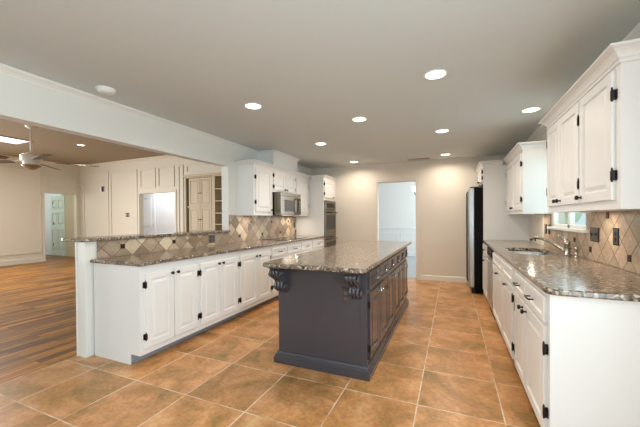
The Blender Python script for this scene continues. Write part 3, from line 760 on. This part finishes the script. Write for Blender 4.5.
# right worktop with the sink cut-out
sx0, sx1, sy0, sy1 = .565, .955, 3.58, 4.295
def rrect(x0, x1, y0, y1, r, n=6):
    return arc(x1 - r, y0 + r, r, -90, 0, n) + arc(x1 - r, y1 - r, r, 0, 90, n) + arc(x0 + r, y1 - r, r, 90, 180, n) + arc(x0 + r, y0 + r, r, 180, 270, n)
hole = rrect(sx0, sx1, sy0, sy1, .12)
poly = arc(.505, 1.970, .065, 180, 270, 8) + [(XR - .0135, 1.905), (XR - .0135, 5.684), (.44, 5.684)]
tag(MB().slab(poly, CB + .0005, CT, .010, hole).build('countertop', M['granite']), 'speckled granite countertop with the sink cut into it', 'countertop')
t = thing('kitchen_sink', 'stainless undermount sink in the right granite counter', 'sink', (.76, 4.01, .69))
rings = []
for ins_, z in ((-.02, CB - .001), (-.004, CB - .001), (0, CB - .012), (.012, .74), (.04, .705), (.12, .70)):
    rings.append([(x, y, z) for x, y in rrect(sx0 + ins_, sx1 - ins_, sy0 + ins_, sy1 - ins_, max(.02, .12 - ins_ * .5))])
MB().loft(rings, True, False, True).loft([[(p[0], p[1], .70) for p in rings[-1]], [(p[0], p[1], .698) for p in rings[-1]]]).build('basin', M['sinksteel'], t)
MB().lathe((.77, 4.01, .7005), [(.045, 0), (.045, .003), (.03, .003), (.02, -.0), (0, 0)], 20).build('drain', M['chrome'], t)

# faucet
t = thing('kitchen_faucet', 'brushed nickel kitchen faucet with long arched spout behind the sink', 'faucet', (1.0, 3.62, CT))
fx, fy = 1.0, 3.62
MB().lathe((fx, fy, CT + .0005), [(.033, 0), (.033, .006), (.026, .012), (.024, .02), (.024, .10), (.026, .105), (.025, .115), (.02, .135), (0, .142)], 20).build('body', M['chrome'], t)
MB().tube([(fx - .008, fy + .012, CT + .035), (fx - .03, fy + .07, CT + .06), (fx - .075, fy + .20, CT + .103), (fx - .12, fy + .33, CT + .132), (fx - .155, fy + .43, CT + .140), (fx - .178, fy + .495, CT + .130), (fx - .190, fy + .525, CT + .108)],
          [.017, .0165, .015, .0145, .0155, .0165, .015], 12).build('spout', M['chrome'], t)
MB().tube([(fx - .163, fy + .45, CT + .125), (fx - .163, fy + .45, CT + .098)], [.008, .006], 8).build('spray_button', M['dark'], t)
MB().tube([(fx, fy, CT + .125), (fx - .012, fy + .02, CT + .155), (fx - .025, fy + .06, CT + .172), (fx - .035, fy + .125, CT + .178)], [.016, .013, .009, .007], 10).build('lever', M['chrome'], t)
t = thing('soap_dispenser', 'short brushed nickel soap dispenser right of the faucet', 'soap dispenser', (1.025, 3.47, CT))
MB().lathe((1.025, 3.47, CT + .0005), [(.022, 0), (.022, .005), (.014, .012), (.012, .06), (.016, .065), (.016, .085), (.01, .092), (0, .094)], 16).build('body', M['chrome'], t)
MB().tube([(1.025, 3.47, CT + .08), (1.01, 3.50, CT + .085), (.99, 3.53, CT + .08)], [.007, .006, .005], 8).build('nozzle', M['chrome'], t)

# ------------------------------------------------------------------ right uppers
RU, RUW = .795, XR - .002
c = Cab('upper_cabinet', 'big white upper cabinet with three doors nearest the camera on the right', 'cabinet', RU, RUW, 2.074, 3.375, 1.315, 2.07, -1, M['cab'])
c.door(2.122, 2.575, 1.365, 2.05, (2.54, 1.402), -1, 'tknob', hz=.13); c.door(2.602, 3.000, 1.365, 2.05, (2.966, 1.402), -1, 'tknob', hz=.13); c.door(3.010, 3.346, 1.365, 2.05, (3.044, 1.402), 1, 'tknob', hz=.13)
crown(c.t, [(RUW, 3.375), (RU, 3.375), (RU, 2.074), (RUW, 2.074)], 2.065, M['cab'])
c = Cab('upper_cabinet', 'white two door upper cabinet between sink window and refrigerator panel', 'cabinet', RU, RUW, 4.488, 5.683, 1.315, UT, -1, M['cab'])
c.door(4.525, 5.075, 1.363, 2.065, (5.04, 1.40), -1, hz=.13); c.door(5.085, 5.64, 1.363, 2.065, (5.12, 1.40), 1, hz=.13)
crown(c.t, [(RU, 5.683), (RU, 4.488), (RUW, 4.488)], UT - .005, M['cab'])
t = thing('fridge_cabinet', 'white tall panel and cabinet over the black refrigerator', 'cabinet', (.77, 6.1, 0))
FX = .46
B(FX, RUW, 5.685, 5.705, 0, UT).build('side_panel', M['cab'], t)
B(FX, RUW, 5.705, 6.655, 1.84, UT).build('body', M['cab'], t)
fc = Cab.__new__(Cab); fc.xf, fc.sgn, fc.mt, fc.t = FX, -1, M['cab'], t; fc.nd = Vector((-1, 0, 0)); fc.td = Vector((0, 1, 0))
fc.door(5.73, 6.17, 1.865, 2.075, (6.14, 1.89), -1, hz=.055, sw=.045); fc.door(6.18, 6.63, 1.865, 2.075, (6.21, 1.89), 1, hz=.055, sw=.045)
crown(t, [(FX, 6.655), (FX, 5.685), (RU - .064, 5.685)], UT - .005, M['cab'])

# refrigerator
t = thing('refrigerator', 'black sided refrigerator with stainless doors in the back right corner', 'refrigerator', (.65, 6.16, 0))
ry0, ry1 = 5.722, 6.632
B(.335, 1.06, ry0, ry1, .03, 1.765, .006).build('case', M['black'], t)
d1 = B(.255, .330, ry0 + .002, 6.170, .105, 1.76, .012).build('door', M['steelv'], t); d2 = B(.255, .330, 6.180, ry1 - .002, .105, 1.76, .012).build('door', M['steelv'], t)
for d, y in ((d1, 6.12), (d2, 6.23)):
    MB().tube([(.256, y, .14), (.238, y, .16), (.236, y, .6), (.236, y, 1.3), (.238, y, 1.71), (.256, y, 1.73)], .010, 10).build('handle', M['dark'], d)
B(.29, .333, ry0 + .01, ry1 - .01, .012, .10).build('kick_grille', M['dark'], t)
mb = MB(); mb.box(.27, .40, ry0 + .02, ry0 + .07, 1.766, 1.782, .004); mb.build('hinge_cover', M['dark'], t)
mb = MB()
for x in (.36, 1.0):
    for y in (ry0 + .06, ry1 - .06): mb.lathe((x, y, 0), [(.02, 0), (.02, .03)], 10)
mb.build('levelling_foot', M['dark'], t)

# ------------------------------------------------------------------ ceiling things
def can(label, x, y, z, mt, power, group='recessed ceiling lights', r=.076):
    t = thing('recessed_light', label, 'ceiling light', (x, y, z), group)
    MB().lathe((x, y, z - .0005), [(r + .014, 0), (r + .014, -.004), (r + .004, -.008), (r, -.004), (r, 0)], 32, caps=False).build('trim_ring', M['white_pl'], t)
    MB().lathe((x, y, z - .003), [(0, 0), (r + .001, 0), (r + .001, -.001), (0, -.001)], 32, caps=False).build('lens', mt, t)
    l = bpy.data.lights.new('recessed_lamp', 'AREA'); l.shape = 'DISK'; l.size = r * 2; l.energy = power; l.color = WARM; l.spread = math.radians(160)
    o = bpy.data.objects.new('recessed_lamp', l); COL.objects.link(o); o.parent = t; o.location = (0, 0, -.012)
for lab, x, y in (('round recessed ceiling light nearest the camera, over the aisle right of the island', -.125, 2.69),
                  ('round recessed ceiling light nearest to the smoke detector and white header', -1.885, 2.67),
                  ('round recessed ceiling light over the middle of the island', -1.005, 3.54),
                  ('round recessed ceiling light over the sink by the right upper cabinets', .785, 4.0),
                  ('round recessed ceiling light over the aisle, second from the camera', -.125, 4.48),
                  ('round recessed ceiling light in front of the boxed flue', -1.885, 4.45),
                  ('round recessed ceiling light in the back left corner by the oven cabinet', -1.875, 6.18),
                  ('round recessed ceiling light near the refrigerator and ceiling vent', -.12, 6.19)):
    can(lab, x, y, CZ, M['lens'], CAN_POWER * (.22 if x > .5 else 1.15))
can('recessed ceiling light of the living room beside the ceiling fan', -8.30, 4.64, LRZ, M['lens_lr'], CAN_POWER, 'living room ceiling lights', .07)
t = thing('smoke_detector', 'round white smoke detector on the ceiling beside the left crown moulding', 'smoke detector', (-2.83, 1.79, CZ))
MB().lathe((-2.83, 1.79, CZ - .0005), [(.078, 0), (.078, -.012), (.068, -.016), (.064, -.03), (.05, -.038), (0, -.04)], 28).build('cover', M['white_pl'], t)
MB().lathe((-2.83, 1.79, CZ - .039), [(.012, 0), (.012, -.004), (0, -.005)], 12).build('test_button', M['lever'], t)
t = thing('ceiling_vent', 'slim metal air vent in the ceiling before the back doorway', 'vent', (-.62, 6.42, CZ))
mb = MB(); vx0, vx1, vy0, vy1 = -.83, -.41, 6.36, 6.48
for a in ((vx0, vx1, vy0, vy0 + .018), (vx0, vx1, vy1 - .018, vy1), (vx0, vx0 + .018, vy0, vy1), (vx1 - .018, vx1, vy0, vy1)): mb.box(*a, CZ - .008, CZ - .0005)
mb.build('frame', M['shadowgrey'], t)  # vent frame in plain grey metal
B(vx0 + .018, vx1 - .018, vy0 + .018, vy1 - .018, CZ - .002, CZ - .0005).build('duct_opening', M['dark'], t)  # dark sheet stands for the shade inside the duct
for k in range(4):
    y = vy0 + .027 + k * .022; MB().prism([(vx0 + .018, y, CZ - .002), (vx0 + .018, y + .004, CZ - .002), (vx0 + .018, y + .012, CZ - .008), (vx0 + .018, y + .008, CZ - .008)], (vx1 - vx0 - .036, 0, 0)).build('louvre', M['shadowgrey'], t)

# under-cabinet puck lights
for lab, x, y, z in (('under-cabinet puck light below the tall upper cabinet left of the microwave', -2.95, 4.2, 1.3275),
                     ('under-cabinet puck light below the narrow upper cabinet by the oven', -2.95, 5.6, 1.3275),
                     ('under-cabinet puck light below the three door upper cabinet on the right', .93, 2.95, 1.3145),
                     ('under-cabinet puck light below the two door upper cabinet by the refrigerator', .93, 4.72, 1.3145)):
    t = thing('puck_light', lab, 'lamp', (x, y, z))
    MB().lathe((x, y, z), [(.034, 0), (.034, -.010), (.028, -.012), (.028, -.009), (0, -.009)], 20).build('housing', M['white_pl'], t)
    MB().lathe((x, y, z - .0095), [(0, 0), (.027, 0), (.027, -.0015), (0, -.0015)], 20, caps=False).build('lens', M['lens'], t)
    l = bpy.data.lights.new('puck_lamp', 'AREA'); l.shape = 'DISK'; l.size = .05; l.energy = PUCK_POWER; l.color = WARM
    o = bpy.data.objects.new('puck_lamp', l); COL.objects.link(o); o.parent = t; o.location = (0, 0, -.014)
l = bpy.data.lights.new('work_lamp', 'AREA'); l.shape = 'RECTANGLE'; l.size = .07; l.size_y = .34; l.energy = PUCK_POWER; l.color = WARM
o = bpy.data.objects.new('work_lamp', l); COL.objects.link(o); o.location = (-2.86, 5.15, 1.325)

# ------------------------------------------------------------------ living room
px, py = -7.49, 3.31
t = thing('ceiling_fan', 'ceiling fan with dark blades and bowl light in the living room', 'ceiling fan', (px, py, LRZ))
MB().lathe((px, py, LRZ - .0005), [(.09, 0), (.085, -.02), (.05, -.05), (.02, -.06)], 20).build('canopy', M['fanbody'], t)
MB().tube([(px, py, LRZ - .05), (px, py, 2.58)], .016, 10).build('downrod', M['fanbody'], t)
MB().lathe((px, py, 2.43), [(.12, -.02), (.165, .0), (.165, .09), (.12, .12), (.05, .15)], 24).build('motor_housing', M['fanbody'], t)
MB().lathe((px, py, 2.33), [(.10, 0), (.13, .03), (.13, .07), (.10, .10)], 20).build('switch_housing', M['fanbody'], t)
MB().lathe((px, py, 2.25), [(0, 0), (.05, .01), (.11, .045), (.155, .08), (.155, .085), (0, .085)], 24).build('light_bowl', M['fanbowl'], t)
for k in range(5):
    a = math.radians(-13 + 72 * k); dx, dy = math.cos(a), math.sin(a); nx, ny = -dy, dx
    def pt(r, s, z): return (px + dx * r + nx * s, py + dy * r + ny * s, z)
    mb = MB(); zt = 2.41
    out = [(.36, -.055), (.42, -.07), (1.0, -.085), (1.06, -.06), (1.075, 0), (1.06, .06), (1.0, .085), (.42, .07), (.36, .055)]
    mb.loft([[pt(r, s, zt + s * .20) for r, s in out], [pt(r, s, zt + s * .20 + .008) for r, s in out]])
    bl = mb.build('blade', M['fanblade'], t)
    MB().prism([pt(.19, -.02, zt + .012), pt(.40, -.035, zt + .006), pt(.46, 0, zt + .01), pt(.40, .035, zt + .02), pt(.19, .02, zt + .02)], (0, 0, .006)).build('blade_iron', M['fanbody'], bl)
t = thing('ceiling_panel_light', 'long white skylight panel in the living room ceiling left of the fan', 'skylight', (-9.25, 3.0, LRZ))
B(-9.52, -8.92, 1.7, 3.93, LRZ - .012, LRZ - .0005).build('diffuser', M['sky_panel'], t)
mb = MB()
for a in ((-9.56, -9.52, 1.66, 3.97), (-8.92, -8.88, 1.66, 3.97), (-9.52, -8.92, 1.66, 1.7), (-9.52, -8.92, 3.93, 3.97)): mb.box(*a, LRZ - .018, LRZ - .0005)
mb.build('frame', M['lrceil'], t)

# built-in cupboard with open shelves, set in the far wall
t = thing('built_in_bookcase', 'beige built-in cupboard with open shelves in the far living room wall', 'bookcase', (-6.0, 6.6, 0))
bx0, bx1, by0, by1 = -6.855, -5.205, LRY + .002, 6.84
mb = MB(); mb.box(bx0, bx1, by1 - .02, by1, 0, 2.435); mb.box(bx0, bx0 + .03, by0, by1 - .02, 0, 2.435); mb.box(bx1 - .03, bx1, by0, by1 - .02, 0, 2.435)
mb.box(-5.90, -5.80, by0, by1 - .02, 0, 2.41); mb.box(bx0 + .03, bx1 - .03, by0, by1 - .02, 2.41, 2.435); mb.box(bx0 + .03, bx1 - .03, by0, by1 - .02, 0, .1)
mb.box(bx0 + .03, -5.90, by0 + .03, by1 - .02, 1.60, 1.63)
mb.build('body', M['builtin'], t)
for z in (.45, .8, 1.12, 1.42, 1.74, 2.06): B(-5.80, bx1 - .03, by0 + .01, by1 - .02, z, z + .025).build('shelf', M['builtin'], t)
for z0, z1, kz in ((.12, .85, .7), (.88, 1.60, 1.26), (1.63, 2.40, 1.98)):
    for x0_, x1_, kx in ((-6.72, -6.325, -6.355), (-6.315, -5.92, -6.285)):
        d = MB().panel((x0_, by0 + .026, z0), (1, 0, 0), (0, -1, 0), x1_ - x0_, z1 - z0, .02).build('door', M['builtin'], t)
        knob(d, (kx, by0 + .006, kz), (0, -1, 0))
MB().box(bx0 - .06, bx1 + .06, LRY - .03, LRY - .001, 2.44, 2.50, .006).build('header_molding', M['builtin'], t)

t = thing('thermostat', 'small white thermostat with dark screen on the far living room wall', 'thermostat', (-10.43, LRY, 2.27))
B(-10.53, -10.33, LRY - .03, LRY - .0005, 2.19, 2.34, .006).build('housing', M['white_pl'], t)
B(-10.43, -10.325, LRY - .036, LRY - .0305, 2.185, 2.345, .004).build('screen', M['dark'], t)
outlet('dark double switch plate on the far living room wall by the white room', (-9.24, LRY, 1.42), (0, -1, 0), (1, 0, 0), .16, .12, M['bronze'], M['lever'], 'rocker', 'switch', 2, name='light_switch')
t = thing('motion_sensor', 'small white sensor high in the corner of the living room', 'sensor', (-11.5, LRY - .02, 2.40))
MB().lathe((-11.5, LRY - .001, 2.40), [(.05, 0), (.05, .02), (.035, .05), (0, .06)], 14, (0, -1, 0)).build('housing', M['white_pl'], t)
MB().lathe((-11.5, LRY - .055, 2.385), [(.02, 0), (.015, .012), (0, .014)], 10, (0, -1, 0)).build('sensor_lens', M['pewter'], t)

# doors seen in the rooms beyond
def leaf(name, o, td, nd, w, h, mt, rows, th=.04):
    o = Vector(o); td = Vector(td); nd = Vector(nd); u = Vector((0, 0, 1))
    mb = MB(); mb.prism([o, o + td * w, o + td * w + u * h, o + u * h], nd * th)
    d = struct(mb.build(name, mt)); mb = MB()
    for a0, a1, z0, z1 in rows:
        mb.panel(o + td * a0 * w + u * z0 + nd * th, td, nd, (a1 - a0) * w, z1 - z0, .012, .03)
    mb.build('door_panel', mt, d); return d
d = leaf('door_1', (-13.42, 6.515, .01), (1, 0, 0), (0, -1, 0), .84, 2.12, M['mintdoor'], [(.1, .47, .2, .95), (.53, .9, .2, .95), (.1, .47, 1.1, 1.55), (.53, .9, 1.1, 1.55), (.1, .47, 1.68, 2.0), (.53, .9, 1.68, 2.0)])
d['label'] = 'pale green panelled door in the hall left of the living room'
for z in (.35, 1.1, 1.85): B(-13.27, -13.22, 6.462, 6.4745, z, z + .1).build('hinge', M['pewter'], d)
d = leaf('door_2', (-11.62, 8.595, .01), (1, 0, 0), (0, -1, 0), .94, 2.4, M['white'], [(.2, .82, .95, 2.13), (.2, .82, .2, .8)])
d['label'] = 'white panelled door in the bright white room'
knob(d, (-10.75, 8.555, 1.05), (0, -1, 0), 'nickel', .025)
trim(B(-12.78, -11.9, 6.49, 6.52, 0, 2.4).build('trim', M['builtin']), 'tan hall panel beside the pale green door')

# dining room chandelier
ccx, ccy, ccz = -.55, 8.6, 1.86
t = thing('chandelier', 'dark arm chandelier with white shades beyond the back doorway', 'chandelier', (ccx, ccy, 2.75))
MB().lathe((ccx, ccy, ccz - .08), [(0, 0), (.03, .02), (.045, .07), (.02, .14), (.03, .2), (.012, .26), (.01, .5)], 14).build('stem', M['bronze'], t)
MB().tube([(ccx, ccy, ccz + .42), (ccx, ccy, 2.73)], .008, 8).lathe((ccx, ccy, 2.7495), [(.06, 0), (.05, -.02), (.01, -.03)], 16).build('chain_and_canopy', M['bronze'], t)
for k in range(5):
    a = math.radians(175 + 72 * k); dx, dy = math.cos(a), math.sin(a)
    P_ = lambda r, z: (ccx + dx * r, ccy + dy * r, ccz + z)
    ar = MB().tube([P_(.03, .0), P_(.15, -.05), P_(.3, -.03), P_(.385, .05), P_(.39, .10)], .010, 8).build('arm', M['bronze'], t)
    MB().lathe(P_(.39, .10), [(.02, 0), (.055, .03), (.062, .08), (.085, .15), (.08, .15), (.055, .08), (.045, .035), (0, .02)], 16).build('lamp_shade', M['shade'], ar)
